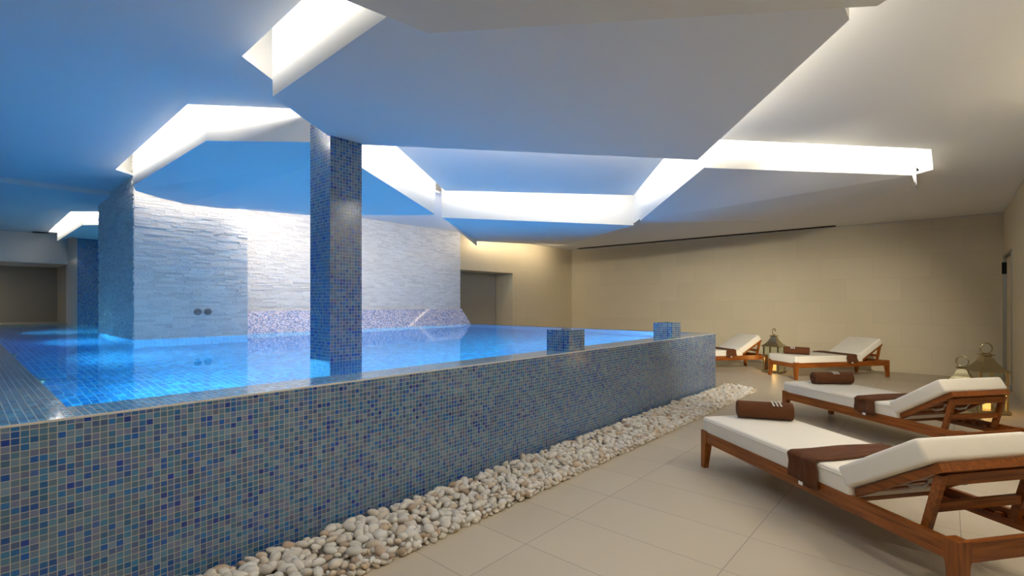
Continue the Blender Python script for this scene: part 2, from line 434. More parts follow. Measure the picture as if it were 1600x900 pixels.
# split-face stone walls: real courses with random relief
def courses(name, faces, z0, z1, body):
    bm = bmesh.new(); rnd = random.Random(name)
    for b in body: add_box(bm, *b)
    for axis, fixed, a0, a1, sign in faces:
        z = z0
        while z < z1 - 0.004:
            h = min(rnd.uniform(0.014, 0.032), z1 - z)
            a = a0
            while a < a1 - 0.001:
                l = rnd.uniform(0.04, 0.22)
                b = min(a + l, a1)
                if a1 - b < 0.05: b = a1
                pr = rnd.uniform(0.001, 0.015)
                lo, hi = sorted((fixed, fixed + sign*pr))
                if axis == 't': add_box(bm, a, b, lo, hi, z, z+h-0.0012)
                else: add_box(bm, lo, hi, a, b, z, z+h-0.0012)
                a = b
            z += h
    o = mesh_obj(name, bm, M_STONE); o.rotation_euler = (0, 0, ROT_ST)
    return struct(o)
courses('wall_stone_front', [('t', T_STONE_A, S_STONE0, S_STONE1, -1), ('s', S_STONE0, T_STONE_A, 9.9, -1)], WATER, CEIL+0.25,
        [(S_STONE0, S_STONE1, T_STONE_A, 9.9, WATER-0.02, SLAB)])
courses('wall_stone_rear', [('t', T_STONE_B, S_STONE1, S_STONE2, -1)], WATER, CEIL+0.25,
        [(S_STONE1, S_STONE2, T_STONE_B, T_STONE_B+0.3, 0.0, SLAB)])

# slanting pearl-mosaic back-rest ledge along the rear stone wall
def ledge():
    bm = bmesh.new(); lay = bm.loops.layers.uv.verify()
    s0, s1, t = S_STONE1, S_STONE2, T_STONE_B
    prof = [(t, WATER+0.34), (t-0.05, WATER+0.34), (t-0.36, WATER), (t-0.36, WATER-0.04), (t-0.05, POOL_BOT), (t, POOL_BOT)]
    va = [bm.verts.new((s0, a, b)) for a, b in prof]; vb = [bm.verts.new((s1, a, b)) for a, b in prof]
    d = 0
    for i in range(len(prof)):
        j = (i+1) % len(prof)
        L = math.dist(prof[i], prof[j])
        f = bm.faces.new((va[i], vb[i], vb[j], va[j]))
        for l, q in zip(f.loops, ((s0, d), (s1, d), (s1, d+L), (s0, d+L))): l[lay].uv = q
        d += L
    for ring in (va[::-1], vb):
        f = bm.faces.new(ring)
        for l in f.loops: l[lay].uv = (l.vert.co.y, l.vert.co.z)
    bmesh.ops.recalc_face_normals(bm, faces=bm.faces)
    o = mesh_obj('pool_backrest_ledge', bm, M_PEARL); o.rotation_euler = (0, 0, ROT_ST)
    return struct(o)
ledge()

# mosaic column standing in the water
CS, CT = 1.937, 3.62
struct(st_obj('column', [(CS, CS+0.278, CT, CT+0.328, POOL_BOT, SLAB)], M_MOSAIC))

# ---------------------------------------------------------------- ceiling: one sheet with glowing slots, folded panels below it
def plan(px, py, h=1.6): return ray(px, py, h)
A_n1, A_n2 = plan(180, 265), plan(293, 163)
A_n3 = Vector((-1.276, 4.09, CEIL)); A_n4 = plan(695, 298); A_n5 = plan(990, 305)
A_n6 = Vector((1.63, 4.74, CEIL)); A_n7 = plan(1455, 233); A_n8 = plan(1458, 265)
A_n9 = Vector((5.0, 6.07, CEIL)); A_tip = plan(1432.5, 296)
A_n0 = plan(207.5, 274)
# panel D (tilted): height falls away to the back right
ND = Vector((0.652, 0.758, 0)); D_H0, D_G, D_K = 1.36, -0.0357, 1.438
def onD(px, py):
    rx = (px - 800.0)/F_PX; n = ND.x*rx + ND.y
    k = F_PX/(HOR - py)
    y = k*(D_H0 - D_G*D_K)/(1 - k*D_G*n)
    return Vector((rx*y, y, CAM_H + y/k))
def atT(px, py, t):
    rx = (px - 800.0)/F_PX; y = t/(0.6626 - 0.749*rx)
    return Vector((rx*y, y, CAM_H + (HOR - py)*y/F_PX))
D_poly = [onD(208, 290), onD(322, 220), onD(485, 222), onD(532, 245), onD(565, 262), onD(680, 335), onD(660, 336.5), onD(565, 336), onD(480, 336),
          atT(387, 328, 7.42), atT(340, 325, 7.40), atT(290, 319, 7.38), atT(245, 308, 7.36), atT(212, 298, 7.34)]
B_H = 1.32
B_poly = [ray(426, 151, B_H), ray(531, 224.5, B_H), ray(1090, 250, B_H), ray(1327, 31, B_H), ray(1320, 12, B_H), Vector((1.35, 1.75, CAM_H+B_H)), Vector((-0.12, 1.84, CAM_H+B_H))]
C_H, C_S = 1.27, 0.30       # panel C rises towards the camera
def c_height(y): return C_H + C_S*(2.3 - y)
def onC(px, py):
    k = F_PX/(HOR - py); y = k*(C_H + C_S*2.3)/(1 + k*C_S)
    return Vector(((px - 800.0)/F_PX*y, y, CAM_H + c_height(y)))
_c0, _c1 = onC(668, 52), onC(540, 0)
_c2 = _c0 + (_c1 - _c0)*((_c0.y - 1.22)/(_c0.y - _c1.y))
C_poly = [_c0, onC(1325, 12), onC(1370, 9.5), Vector((1.95, 1.75, CAM_H+c_height(1.75))), Vector((1.6, 1.22, CAM_H+c_height(1.22))), _c2]
E_a, E_b, E_f = ray(1100, 262, 1.355), ray(1425, 274, 1.365), ray(1000, 345, 1.25)
E_c = A_tip.copy(); E_d = plan(1200, 345); E_e = plan(1000, 350)
F_l, F_r = ray(690, 340, 1.24), ray(990, 352, 1.24)
F_bl, F_bm = ray(745, 377, 1.44), ray(815, 380.5, 1.50)
F_br = Vector((1.45, 13.3, CAM_H+1.585)); F_e = Vector((2.4, 9.9, CAM_H+1.595))

slot1 = [A_n0, A_n1, A_n2, A_n3, A_n4, A_n5, A_n6, A_n7, A_n8, A_n9, A_tip,
         Vector((4.35, 5.55, 0)), E_a + Vector((0.12, 0.12, 0)), E_f + Vector((0.12, 0.1, 0)), F_r + Vector((-0.05, 0.12, 0)), F_l + Vector((0.0, 0.12, 0)),
         onD(680, 335) + Vector((-0.12, -0.05, 0)), onD(565, 262) + Vector((-0.12, 0.1, 0)), onD(485, 222) + Vector((-0.1, 0.12, 0)), onD(322, 220) + Vector((0.02, 0.14, 0)), onD(208, 290) + Vector((0.1, 0.1, 0))]
B_in = Vector((0.676, 0.737, 0))
s2a, s2b, s2c = plan(472, 0), plan(378, 88), plan(426, 125)
s2start = s2b + (s2a - s2b)*2.1
s2c2 = s2b + (s2c - s2b)*1.9
slot2 = [s2start, s2b, s2c2, s2c2 + Vector((0.35, -0.02, 0)), B_poly[0] + B_in*0.10, s2start + B_in*0.28]
C2 = 1.53       # lower ceiling at the far left
far_n = [plan(50, 385, C2), plan(110, 331, C2), plan(160, 330, C2)]
T_STEP = 8.95
def sheet(name, outer, holes, z0, z1, mat):
    """flat sheet with holes, given thickness"""
    bm = bmesh.new()
    loops = [[Vector((p.x, p.y, 0)) for p in L] for L in [outer] + holes]
    flat = [p for L in loops for p in L]
    tris = tessellate_polygon(loops)
    for z, rev in ((z0, True), (z1, False)):
        vs = [bm.verts.new((p.x, p.y, z)) for p in flat]
        for tri in tris:
            try: bm.faces.new([vs[i] for i in (tri[::-1] if rev else tri)])
            except ValueError: pass
    k = 0
    for L in loops:
        n = len(L)
        for i in range(n):
            a, b = L[i], L[(i+1) % n]
            bm.faces.new([bm.verts.new(q) for q in ((a.x, a.y, z0), (b.x, b.y, z0), (b.x, b.y, z1), (a.x, a.y, z1))])
    bmesh.ops.recalc_face_normals(bm, faces=bm.faces)
    return mesh_obj(name, bm, mat)
ceiling = struct(sheet('ceiling', [W(S_LEFT, T_RIGHT), W(S_BACK, T_RIGHT), W(S_BACK, T_BEIGE+0.3), W(S_STONE1-0.05, T_BEIGE+0.3), W(S_STONE1-0.05, T_STEP), W(S_LEFT, T_STEP)],
                       [slot1, slot2], CEIL, CEIL+0.03, M_CEIL))
far_in = [Vector((0, 0, 0))]
FP_H = 1.35
P_poly = [ray(89, 377, FP_H), ray(128, 352, FP_H), ray(163, 351, FP_H)]
P_poly += [P_poly[2] + Vector((1.0, 1.5, 0)), W(3.0, 13.45, CAM_H+FP_H), W(S_PIER+0.02, 13.45, CAM_H+FP_H), W(S_PIER-0.1, 13.3, CAM_H+FP_H)]
slot3 = [far_n[0], far_n[1], far_n[2] + Vector((1.0, 0.02, 0)), P_poly[2] + Vector((1.0, 0.15, 0)), P_poly[1] + Vector((0.05, 0.15, 0)), P_poly[0] + Vector((0.15, 0.15, 0)), W(S_PIER-0.05, 13.2), W(S_PIER-0.05, 14.3), W(S_PIER-0.6, 14.5)]
struct(sheet('ceiling_far', [W(S_LEFT, T_STEP), W(3.2, T_STEP), W(3.2, T_FAR), W(S_LEFT, T_FAR)], [slot3], CAM_H+C2, CEIL+0.03, M_CEIL))
struct(st_obj('ceiling_slab', [(S_LEFT-0.15, S_BACK+0.15, T_RIGHT-0.15, T_FAR+0.15, SLAB, SLAB+0.1)], M_CEIL))
# narrow shadow-gap trims where ceiling meets the beige walls
struct(st_obj('trim_1', [(S_BACK-0.012, S_BACK, T_RIGHT, T_BEIGE, CEIL-0.03, CEIL-0.018)], M_PLAIN))
struct(st_obj('trim_2', [(S_LEFT, S_BACK, T_RIGHT, T_RIGHT+0.012, CEIL-0.03, CEIL-0.018)], M_PLAIN))

def skirt(name, loop, off, z0, z1):
    """white side walls of a light slot, set back behind the sheet's edge"""
    pts = [Vector((p.x, p.y, 0)) for p in loop]; n = len(pts)
    area = sum(pts[i].x*pts[(i+1) % n].y - pts[(i+1) % n].x*pts[i].y for i in range(n))
    sg = 1 if area > 0 else -1
    outp = []
    for i in range(n):
        a = (pts[i] - pts[i-1]).normalized(); b = (pts[(i+1) % n] - pts[i]).normalized()
        na, nb = Vector((a.y, -a.x, 0))*sg, Vector((b.y, -b.x, 0))*sg
        m = (na + nb)
        m = m.normalized() if m.length > 1e-4 else na
        outp.append(pts[i] + m*off/max(0.5, m.dot(na)))
    bm = bmesh.new()
    lo = [bm.verts.new((p.x, p.y, z0)) for p in outp]; hi = [bm.verts.new((p.x, p.y, z1)) for p in outp]
    for i in range(n): bm.faces.new((lo[i], lo[(i+1) % n], hi[(i+1) % n], hi[i]))
    return struct(mesh_obj(name, bm, M_CEIL))
skirt('ceiling_slot_wall', slot1, 0.09, CEIL+0.03, SLAB)
skirt('ceiling_slot_wall', slot2, 0.09, CEIL+0.03, SLAB)
skirt('ceiling_slot_wall', slot3, 0.09, CEIL+0.03, SLAB)

def panel(name, poly, tris, rim):
    """folded panel: facets below, upstands on the edges named in rim (edge index -> top z)"""
    bm = bmesh.new()
    v = [bm.verts.new(p) for p in poly]
    if tris is None: bm.faces.new(v)
    else:
        for t in tris: bm.faces.new([v[i] for i in t])
    n = len(poly)
    for i in range(n):
        a, b = poly[i], poly[(i+1) % n]
        top = rim.get(i)
        za, zb = (top, top) if top else (a.z+0.05, b.z+0.05)
        bm.faces.new([bm.verts.new(q) for q in ((a.x, a.y, a.z), (b.x, b.y, b.z), (b.x, b.y, zb), (a.x, a.y, za))])
    o = mesh_obj(name, bm, M_CEIL)
    return struct(o)
TOP = 3.30
pD = panel('ceiling_panel', D_poly, None, {0: TOP, 1: TOP, 2: TOP, 3: TOP, 4: TOP, 13: TOP})
pB = panel('ceiling_panel', B_poly, None, {6: TOP})
pC = panel('ceiling_panel', C_poly, None, {})
E_poly = [E_a, E_b, E_c, E_d, E_e, E_f]
pE = panel('ceiling_panel', E_poly, [(0, 1, 5), (1, 2, 3), (1, 3, 5), (5, 3, 4)], {0: TOP, 1: TOP, 5: TOP})
F_poly = [F_l, F_r, F_e, F_br, F_bm, F_bl]
pF = panel('ceiling_panel', F_poly, [(0, 1, 4, 5), (1, 2, 3), (1, 3, 4)], {0: TOP, 1: CEIL+0.02, 5: F_l.z+0.09})
bm = bmesh.new(); bm.faces.new([bm.verts.new(q) for q in ((F_r.x, F_r.y, F_r.z+0.03), (E_f.x, E_f.y, E_f.z+0.03), (E_f.x, E_f.y, TOP), (F_r.x, F_r.y, TOP))]); mesh_obj('upstand_return', bm, M_CEIL, pF)
pP = panel('ceiling_panel', P_poly, None, {0: TOP, 1: TOP, 6: TOP})

def strip_light(p, q, z, aim, wpm, color, width=0.04, name='cove_light', parent=None):
    p, q = Vector((p.x, p.y, z)), Vector((q.x, q.y, z))
    L = (q - p).length
    ld = bpy.data.lights.new(name, 'AREA'); ld.shape = 'RECTANGLE'
    ld.size, ld.size_y = L, width
    ld.energy = wpm*L; ld.color = color
    o = bpy.data.objects.new(name, ld); COL.objects.link(o)
    x = (q - p).normalized(); zz = -(Vector(aim).normalized())
    zz = (zz - x*zz.dot(x)).normalized(); y = zz.cross(x)
    m = Matrix((x, y, zz)).transposed().to_4x4(); m.translation = (p + q)/2
    o.matrix_world = m
    return o
def cove(p, q, inward, z=CEIL+0.085, back=0.03, wpm=COVE_W, down=-0.05, color=COVE_C):
    """LED strip lying on the sheet's edge p-q, shining across the slot at the upstand"""
    d = (q - p); d.z = 0; d.normalize()
    n = Vector((-d.y, d.x, 0))
    if n.dot(inward) < 0: n = -n
    strip_light(p - n*back + d*0.02, q - n*back - d*0.02, z, n + Vector((0, 0, down)), wpm, color)
cove(A_n1, A_n2, Vector((1, 1, 0))); cove(A_n2, A_n3, Vector((0, 1, 0))); cove(A_n3, A_n4, Vector((-1, 0, 0)), wpm=COVE_W*0.6)
cove(A_n4, A_n5, Vector((0, 1, 0)), wpm=COVE_W*0.6); cove(A_n5, A_n6, Vector((1, 0, 0)), wpm=COVE_W*0.65); cove(A_n6, A_n7, Vector((0, 1, 0)), wpm=COVE_W*0.7)
cove(A_n7, A_n8, Vector((-1, 1, 0))); cove(A_n8, A_n9, Vector((-1, 0, 0))); cove(A_n9, A_tip, Vector((-1, 1, 0)), wpm=COVE_W*0.6)
cove(s2start, s2b, B_in, down=-0.7); cove(s2b, s2c2, Vector((1, 0, 0)))
cove(far_n[0], far_n[1], Vector((1, 1, 0))); cove(far_n[1], far_n[2] + Vector((1, 0.02, 0)), Vector((0, 1, 0)))
cove(W(S_PIER-0.6, 14.5), far_n[0], Vector((0.5, -0.2, 0)))
_q = E_b.lerp(E_c, 0.75)
strip_light(E_b + Vector((0.10, 0.08, 0)), _q + Vector((0.02, -0.02, 0)), CEIL+0.09, (0.76, -0.65, -0.05), COVE_W*0.8, COVE_C)
bm = bmesh.new(); _a, _b = E_b.lerp(E_c, 0.18), A_n9 + Vector((0.07, -0.03, 0))
bm.faces.new([bm.verts.new(q) for q in ((_a.x, _a.y, CEIL-0.03), (_b.x, _b.y, CEIL-0.0), (_b.x, _b.y, TOP), (_a.x, _a.y, TOP))]); mesh_obj('upstand_return', bm, M_CEIL, pE)
# strips on top of panel B's outer edges washing the sheet above
def over(p, q, outward, z, wpm, inset=0.07, up=0.4, color=COVE_C):
    d = (q - p); d.z = 0; d.normalize()
    n = Vector((-d.y, d.x, 0))
    if n.dot(outward) < 0: n = -n
    strip_light(p - n*inset, q - n*inset, z, n + Vector((0, 0, up)), wpm, color)
over(B_poly[1], B_poly[2], Vector((0, 1, 0)), CAM_H+B_H+0.09, OVER_W)
over(B_poly[2], B_poly[3], Vector((1, 0, 0)), CAM_H+B_H+0.09, OVER_W*0.35)
# wall washers hidden on the panels' back edges
WASH_C = (1.0, 0.90, 0.80)
for i, j in ((7, 6), (8, 7), (9, 8), (10, 9), (11, 10), (12, 11), (13, 12)):
    a, b = D_poly[i], D_poly[j]
    over(a, b, D2, (a.z+b.z)/2 + 0.05, WASH_W*(0.16 if i >= 10 else 0.95), inset=-0.01, up=(-1.5 if i >= 10 else -0.5), color=WASH_C)
WARM_C = (1.0, 0.82, 0.58)
over(F_bl, F_bm, D2, F_bl.z+0.05, WASH_W*0.3, inset=-0.01, up=-0.4, color=WARM_C)
over(F_bm, F_br, D2, F_bm.z+0.05, WASH_W*0.35, inset=-0.01, up=-0.4, color=WARM_C)
over(F_l, F_bl, Vector((-1, 0, 0)), F_l.z+0.16, WASH_W*0.12, inset=-0.01, up=-0.2, color=WARM_C)

# linear air diffuser in the ceiling along the back wall
o = st_obj('linear_air_diffuser', [(S_BACK-0.30, S_BACK-0.14, 1.7, 8.0, CEIL-0.012, CEIL-0.001)], M_BLACK)
tag(o, 'long thin black slot air diffuser in the ceiling along the beige back wall', 'air vent')

# unseen fill lamps, added to brighten the walkway and the loungers
def fill_lamp(x, y, z, label):
    o = empty('ceiling_fill_lamp', (x, y, z), 0, label, 'fill lamp', 'added fill lamps')
    bm = bmesh.new(); add_loft(bm, [circle(r, zz) for r, zz in ((0.062, 0.006), (0.062, -0.004), (0.05, -0.006), (0.046, 0.004))]); mesh_obj('bezel', bm, M_STEEL, o, True)
    bm = bmesh.new(); add_loft(bm, [circle(0.046, 0.004), circle(0.045, 0.0)]); mesh_obj('diffuser', bm, M_FILL, o)
    ld = bpy.data.lights.new('fill_lamp', 'AREA'); ld.shape = 'DISK'; ld.size = 0.09; ld.energy = FILL_W; ld.color = FILL_C
    lo = bpy.data.objects.new('fill_lamp', ld); COL.objects.link(lo); lo.location = (x, y, z-0.008)
    return o
for x, y in ((1.25, 1.5), (0.1, 1.45), (-0.9, 1.45)):
    fill_lamp(x, y, CAM_H+c_height(y)-0.02, 'unseen added fill lamp in the low ceiling panel over the walkway')
for x, y in ((2.75, 2.35), (3.30, 3.07), (3.85, 3.60)):
    fill_lamp(x, y, CEIL, 'unseen added fill lamp in the ceiling along the right wall')

fill_lamp(*W(-0.6, 15.7, CAM_H+0.885).xyz, 'unseen added fill lamp in the dark recess beyond the pool')  # hidden lamp added to lift the dark recess
# unseen spots out of view, added to brighten the far wall
def fill_spot(x, y, z, target, label):
    aim = (Vector(target) - Vector((x, y, z))).normalized()
    o = empty('fill_spotlight', (x, y, z), 0, label, 'fill lamp', 'added fill spots')
    q = (-aim).to_track_quat('Z', 'Y').to_matrix().to_4x4()
    bm = bmesh.new(); add_loft(bm, [circle(r, zz) for r, zz in ((0.05, 0.0), (0.05, -0.012), (0.012, -0.014), (0.012, -0.20))]); mesh_obj('mount', bm, M_STEEL, o, False)
    bm = bmesh.new(); add_loft(bm, [circle(r, zz) for r, zz in ((0.03, 0.05), (0.036, 0.04), (0.036, -0.05), (0.030, -0.05), (0.030, -0.035))]); bm.transform(Matrix.Translation((0, 0, -0.235)) @ q); mesh_obj('head', bm, M_STEEL, o, True)
    ld = bpy.data.lights.new('fill_beam', 'SPOT'); ld.energy = FILL_SPOT_W; ld.color = (1.0, 0.92, 0.74); ld.spot_size = math.radians(52); ld.spot_blend = 1.0; ld.shadow_soft_size = 0.03
    lo = bpy.data.objects.new('fill_beam', ld); COL.objects.link(lo)
    lo.matrix_world = Matrix.Translation(Vector((x, y, z-0.235)) + aim*0.06) @ q
    return o
fill_spot(3.62, 3.36, CEIL, (5.9, 10.4, 0.4), 'unseen added fill lamp turned to the far beige wall')
fill_spot(3.08, 2.72, CEIL, (3.4, 12.6, 0.3), 'unseen added fill lamp turned to the far beige wall')

# door in the right wall
door = struct(st_obj('door_1', [(D0+0.06, D1_-0.06, T_RIGHT-0.07, T_RIGHT-0.03, 0.005, DH-0.05)], M_BEIGE))
st_obj('door_frame', [(D0, D0+0.05, T_RIGHT-0.12, T_RIGHT+0.012, 0, DH), (D1_-0.05, D1_, T_RIGHT-0.12, T_RIGHT+0.012, 0, DH), (D0, D1_, T_RIGHT-0.12, T_RIGHT+0.012, DH-0.04, DH)], M_STEEL, parent=door)
st_obj('door_seal', [(D0+0.05, D0+0.09, T_RIGHT-0.03, T_RIGHT-0.022, 0.01, DH-0.05)], M_BLACK, parent=door)
st_obj('door_hinge', [(D1_-0.09, D1_-0.045, T_RIGHT-0.04, T_RIGHT+0.03, 1.86, 2.06)], M_BLACK, parent=door)

# ---------------------------------------------------------------- pool fittings
def mosaic_block(s, label, first=None):
    o = st_obj('mosaic_block', [], M_MOSAIC)
    bm = bmesh.new()
    add_box(bm, -0.131, 0.131, 0.0, 0.262, RIM, WATER+0.205)
    bm.to_mesh(o.data); bm.free()
    c = W(s+0.131, T_FRONT, 0); o.location = c
    tag(o, label, 'tiled block', 'mosaic blocks on the pool rim')
    bm = bmesh.new()
    add_loft(bm, [[(x, y+0.131, z) for x, y, z in circle(r, zz)] for r, zz in ((0.045, WATER+0.205), (0.045, WATER+0.213), (0.034, WATER+0.215), (0.034, WATER+0.211))])
    mesh_obj('drain_cap', bm, M_STEEL, o)
    return o
mosaic_block(3.79, 'blue mosaic tiled block on the pool rim, nearer the column of the two')
mosaic_block(6.11, 'blue mosaic tiled block on the pool rim, nearer the end corner of the pool')
def jet(s, label):
    o = empty('wall_jet', W(s, T_STONE_A-0.016, CAM_H-0.115), ROT_ST, label, 'wall jet', 'jet nozzles on the stone wall')
    rot = Matrix.Rotation(math.radians(90), 4, 'X')
    bm = bmesh.new(); add_loft(bm, [circle(r, z) for r, z in ((0.046, -0.02), (0.046, 0.008), (0.040, 0.014), (0.026, 0.014), (0.024, 0.006))]); bm.transform(rot)
    mesh_obj('flange', bm, M_STEEL, o, True)
    bm = bmesh.new(); add_loft(bm, [circle(r, z) for r, z in ((0.020, 0.0), (0.020, 0.02), (0.012, 0.022), (0.010, 0.014))]); bm.transform(rot)
    mesh_obj('nozzle', bm, M_STEEL, o, True)
    return o
jet(2.155, 'round steel jet fitting on white stone wall, further from the column of the pair')
jet(2.275, 'round steel jet fitting on white stone wall, nearer the column of the pair')

def pool_lamp(s, t, z, aim, label, watts=POOL_W):
    aim = Vector(aim).normalized()
    o = empty('pool_lamp', W(s, t, z), 0, label, 'underwater light', 'underwater pool lights')
    q = aim.to_track_quat('Z', 'Y').to_matrix().to_4x4()
    bm = bmesh.new(); add_loft(bm, [circle(r, zz) for r, zz in ((0.125, -0.02), (0.125, 0.012), (0.105, 0.016), (0.10, 0.004))]); bm.transform(q)
    mesh_obj('rim', bm, M_STEEL, o, True)
    bm = bmesh.new(); add_loft(bm, [circle(0.10, 0.004), circle(0.098, 0.010)]); bm.transform(q)
    mesh_obj('lens', bm, M_LAMP, o)
    ld = bpy.data.lights.new('lamp_light', 'AREA'); ld.shape = 'DISK'; ld.size = 0.19; ld.energy = watts; ld.color = POOL_C; ld.spread = math.radians(130)
    lo = bpy.data.objects.new('lamp_light', ld); COL.objects.link(lo)
    lo.matrix_world = Matrix.Translation(W(s, t, z) + aim*0.02) @ (-aim).to_track_quat('Z', 'Y').to_matrix().to_4x4()
    return o
for i, s in enumerate((0.8, 3.2, 4.6, 6.0, 7.2)):
    pool_lamp(s, T_FRONT+0.34, 0.42, D2 + Vector((0, 0, -0.10)), 'round underwater lamp set in the inner face of the pool wall')
for t in (4.4, 6.6, 9.2, 12.0):
    pool_lamp(0.35, t, 0.55, D1 + Vector((0, 0, -0.10)), 'round underwater lamp set in the ledge at the end of the pool')

# ---------------------------------------------------------------- sun loungers
def rounded_box(x0, x1, y0, y1, z0, z1, off, seg=3, cuts=0, mtx=None):
    bm = bmesh.new()
    add_box(bm, x0, x1, y0, y1, z0, z1, uv=False)
    bmesh.ops.remove_doubles(bm, verts=bm.verts, dist=1e-5)
    bmesh.ops.bevel(bm, geom=list(bm.edges), offset=off, segments=seg, profile=0.6, affect='EDGES')
    if mtx: bm.transform(mtx)
    return bm
LG, WD, RT = 1.97, 0.69, 0.30
HX, BANG, BL = 1.42, math.radians(32.5), 0.53
def taper_leg(x, y, sx, sy):
    """square tapered leg, outer corner at x,y; sx,sy point inward"""
    bm = bmesh.new()
    def ring(w0, z): return [(x, y, z), (x+sx*w0, y, z), (x+sx*w0, y+sy*w0, z), (x, y+sy*w0, z)]
    add_loft(bm, [ring(0.042, 0), ring(0.062, 0.205), ring(0.068, 0.215), ring(0.068, 0.308)])
    bmesh.ops.recalc_face_normals(bm, faces=bm.faces)
    return bm
def make_lounger(loc, rotz, label):
    r = empty('sun_lounger', loc, rotz, label, 'sun lounger', 'wooden sun loungers with cream mattresses')
    for y in (0.006, WD-0.036):
        bm = bmesh.new(); add_box(bm, 0.06, LG-0.06, y, y+0.03, 0.212, RT, uv=False); mesh_obj('side_rail', bm, M_WOOD, r)
        bm = bmesh.new(); yy = y+0.03 if y < 0.1 else y-0.025
        add_box(bm, 0.06, LG-0.06, yy, yy+0.025, 0.222, 0.255, uv=False)
        for k in range(5): add_box(bm, 1.50+k*0.085, 1.53+k*0.085, yy, yy+0.025, 0.255, 0.275, uv=False)
        mesh_obj('notched_ledger', bm, M_WOOD, r)
    for x in (0.006, LG-0.036):
        bm = bmesh.new(); add_box(bm, x, x+0.03, 0.06, WD-0.06, 0.212, RT, uv=False); mesh_obj('end_rail', bm, M_WOOD_Y, r)
    for x, sx in ((0, 1), (LG, -1)):
        for y, sy in ((0, 1), (WD, -1)):
            mesh_obj('leg', taper_leg(x, y, sx, sy), M_WOOD_Z, r)
    bm = bmesh.new()
    for k in range(13): add_box(bm, 0.07+k*0.105, 0.135+k*0.105, 0.036, WD-0.036, 0.255, 0.275, uv=False)
    mesh_obj('slat_deck', bm, M_WOOD_Y, r)
    # tilting back: frame, slats
    T = Matrix.Translation((HX, 0, RT-0.005)) @ Matrix.Rotation(-BANG, 4, 'Y')
    bm = bmesh.new()
    for y in (0.045, WD-0.08): add_box(bm, 0, BL, y, y+0.035, 0, 0.04, uv=False, mtx=T)
    for k in (0.03, 0.15, 0.27, 0.39): add_box(bm, k, k+0.06, 0.08, WD-0.08, 0.012, 0.03, uv=False, mtx=T)
    add_box(bm, BL-0.045, BL, 0.08, WD-0.08, 0, 0.04, uv=False, mtx=T)
    mesh_obj('backrest_frame', bm, M_WOOD, r)
    # prop: two struts and a cross bar
    top = T @ Vector((BL-0.04, 0, -0.005)); bot = Vector((1.765, 0, RT-0.03))
    bm = bmesh.new()
    dx, dz = top.x-bot.x, top.z-bot.z
    for y in (0.062, WD-0.092):
        add_loft(bm, [[(bot.x-0.019, y, bot.z), (bot.x+0.019, y, bot.z), (bot.x+0.019, y+0.03, bot.z), (bot.x-0.019, y+0.03, bot.z)],
                      [(top.x-0.019, y, top.z), (top.x+0.019, y, top.z), (top.x+0.019, y+0.03, top.z), (top.x-0.019, y+0.03, top.z)]])
    bmesh.ops.recalc_face_normals(bm, faces=bm.faces)
    m = bot.lerp(top, 0.42); add_box(bm, m.x-0.012, m.x+0.012, 0.09, WD-0.09, m.z-0.022, m.z+0.022, uv=False)
    m = bot.lerp(top, 0.93); add_box(bm, m.x-0.012, m.x+0.012, 0.09, WD-0.09, m.z-0.03, m.z+0.022, uv=False)
    mesh_obj('backrest_prop', bm, M_WOOD_Y, r)
    mt = mesh_obj('mattress', rounded_box(0.004, HX-0.012, 0.012, WD-0.012, 0.278, 0.415, 0.022), M_CUSHION, r, True)
    bm = bmesh.new()
    add_tube(bm, [(0.03, 0.010, 0.392), (HX-0.05, 0.010, 0.392)], 0.004, 6)
    mesh_obj('piping', bm, M_CUSHION, mt)
    TB = Matrix.Translation((HX-0.02, 0, RT+0.01)) @ Matrix.Rotation(-BANG, 4, 'Y')
    cu = mesh_obj('backrest_cushion', rounded_box(0.0, 0.53, 0.008, WD-0.008, 0.022, 0.142, 0.024, mtx=TB), M_CUSHION, r, True)
    for y in (0.20, 0.46):
        bm = bmesh.new()
        pts = [TB @ Vector(p) for p in ((0.20, y, 0.025), (0.20, y, -0.01), (0.22, y, -0.03), (0.27, y+0.01, -0.04), (0.31, y+0.015, -0.02), (0.32, y+0.02, 0.025))]
        add_tube(bm, pts, 0.010, 6); mesh_obj('tie_strap', bm, M_WHITE, cu, True)
    return r
def ang(u): return math.atan2(u[1], u[0])
U1 = Vector((0.191, -0.981, 0)); U2 = Vector((0.200, -0.980, 0)); U3 = Vector((0.982, 0.19, 0))
L1 = Vector((1.565, 4.06, 0)); L2 = Vector((3.235, 5.87, 0)); L3 = Vector((4.98, 8.60, 0)); L4 = Vector((5.20, 9.96, 0)) - U3*1.97
lg1 = make_lounger(L1, ang(U1), 'nearest wooden sun lounger with cream mattress, cut off by the photo edge')
dup(lg1, L2, ang(U2), 'wooden sun lounger with raised back standing in front of two silver lanterns')
dup(lg1, L3, ang(U3), 'wooden sun lounger set crosswise along the beige wall, whole length in view')
dup(lg1, L4, ang(U3), 'wooden sun lounger half hidden behind the end corner of the pool wall')

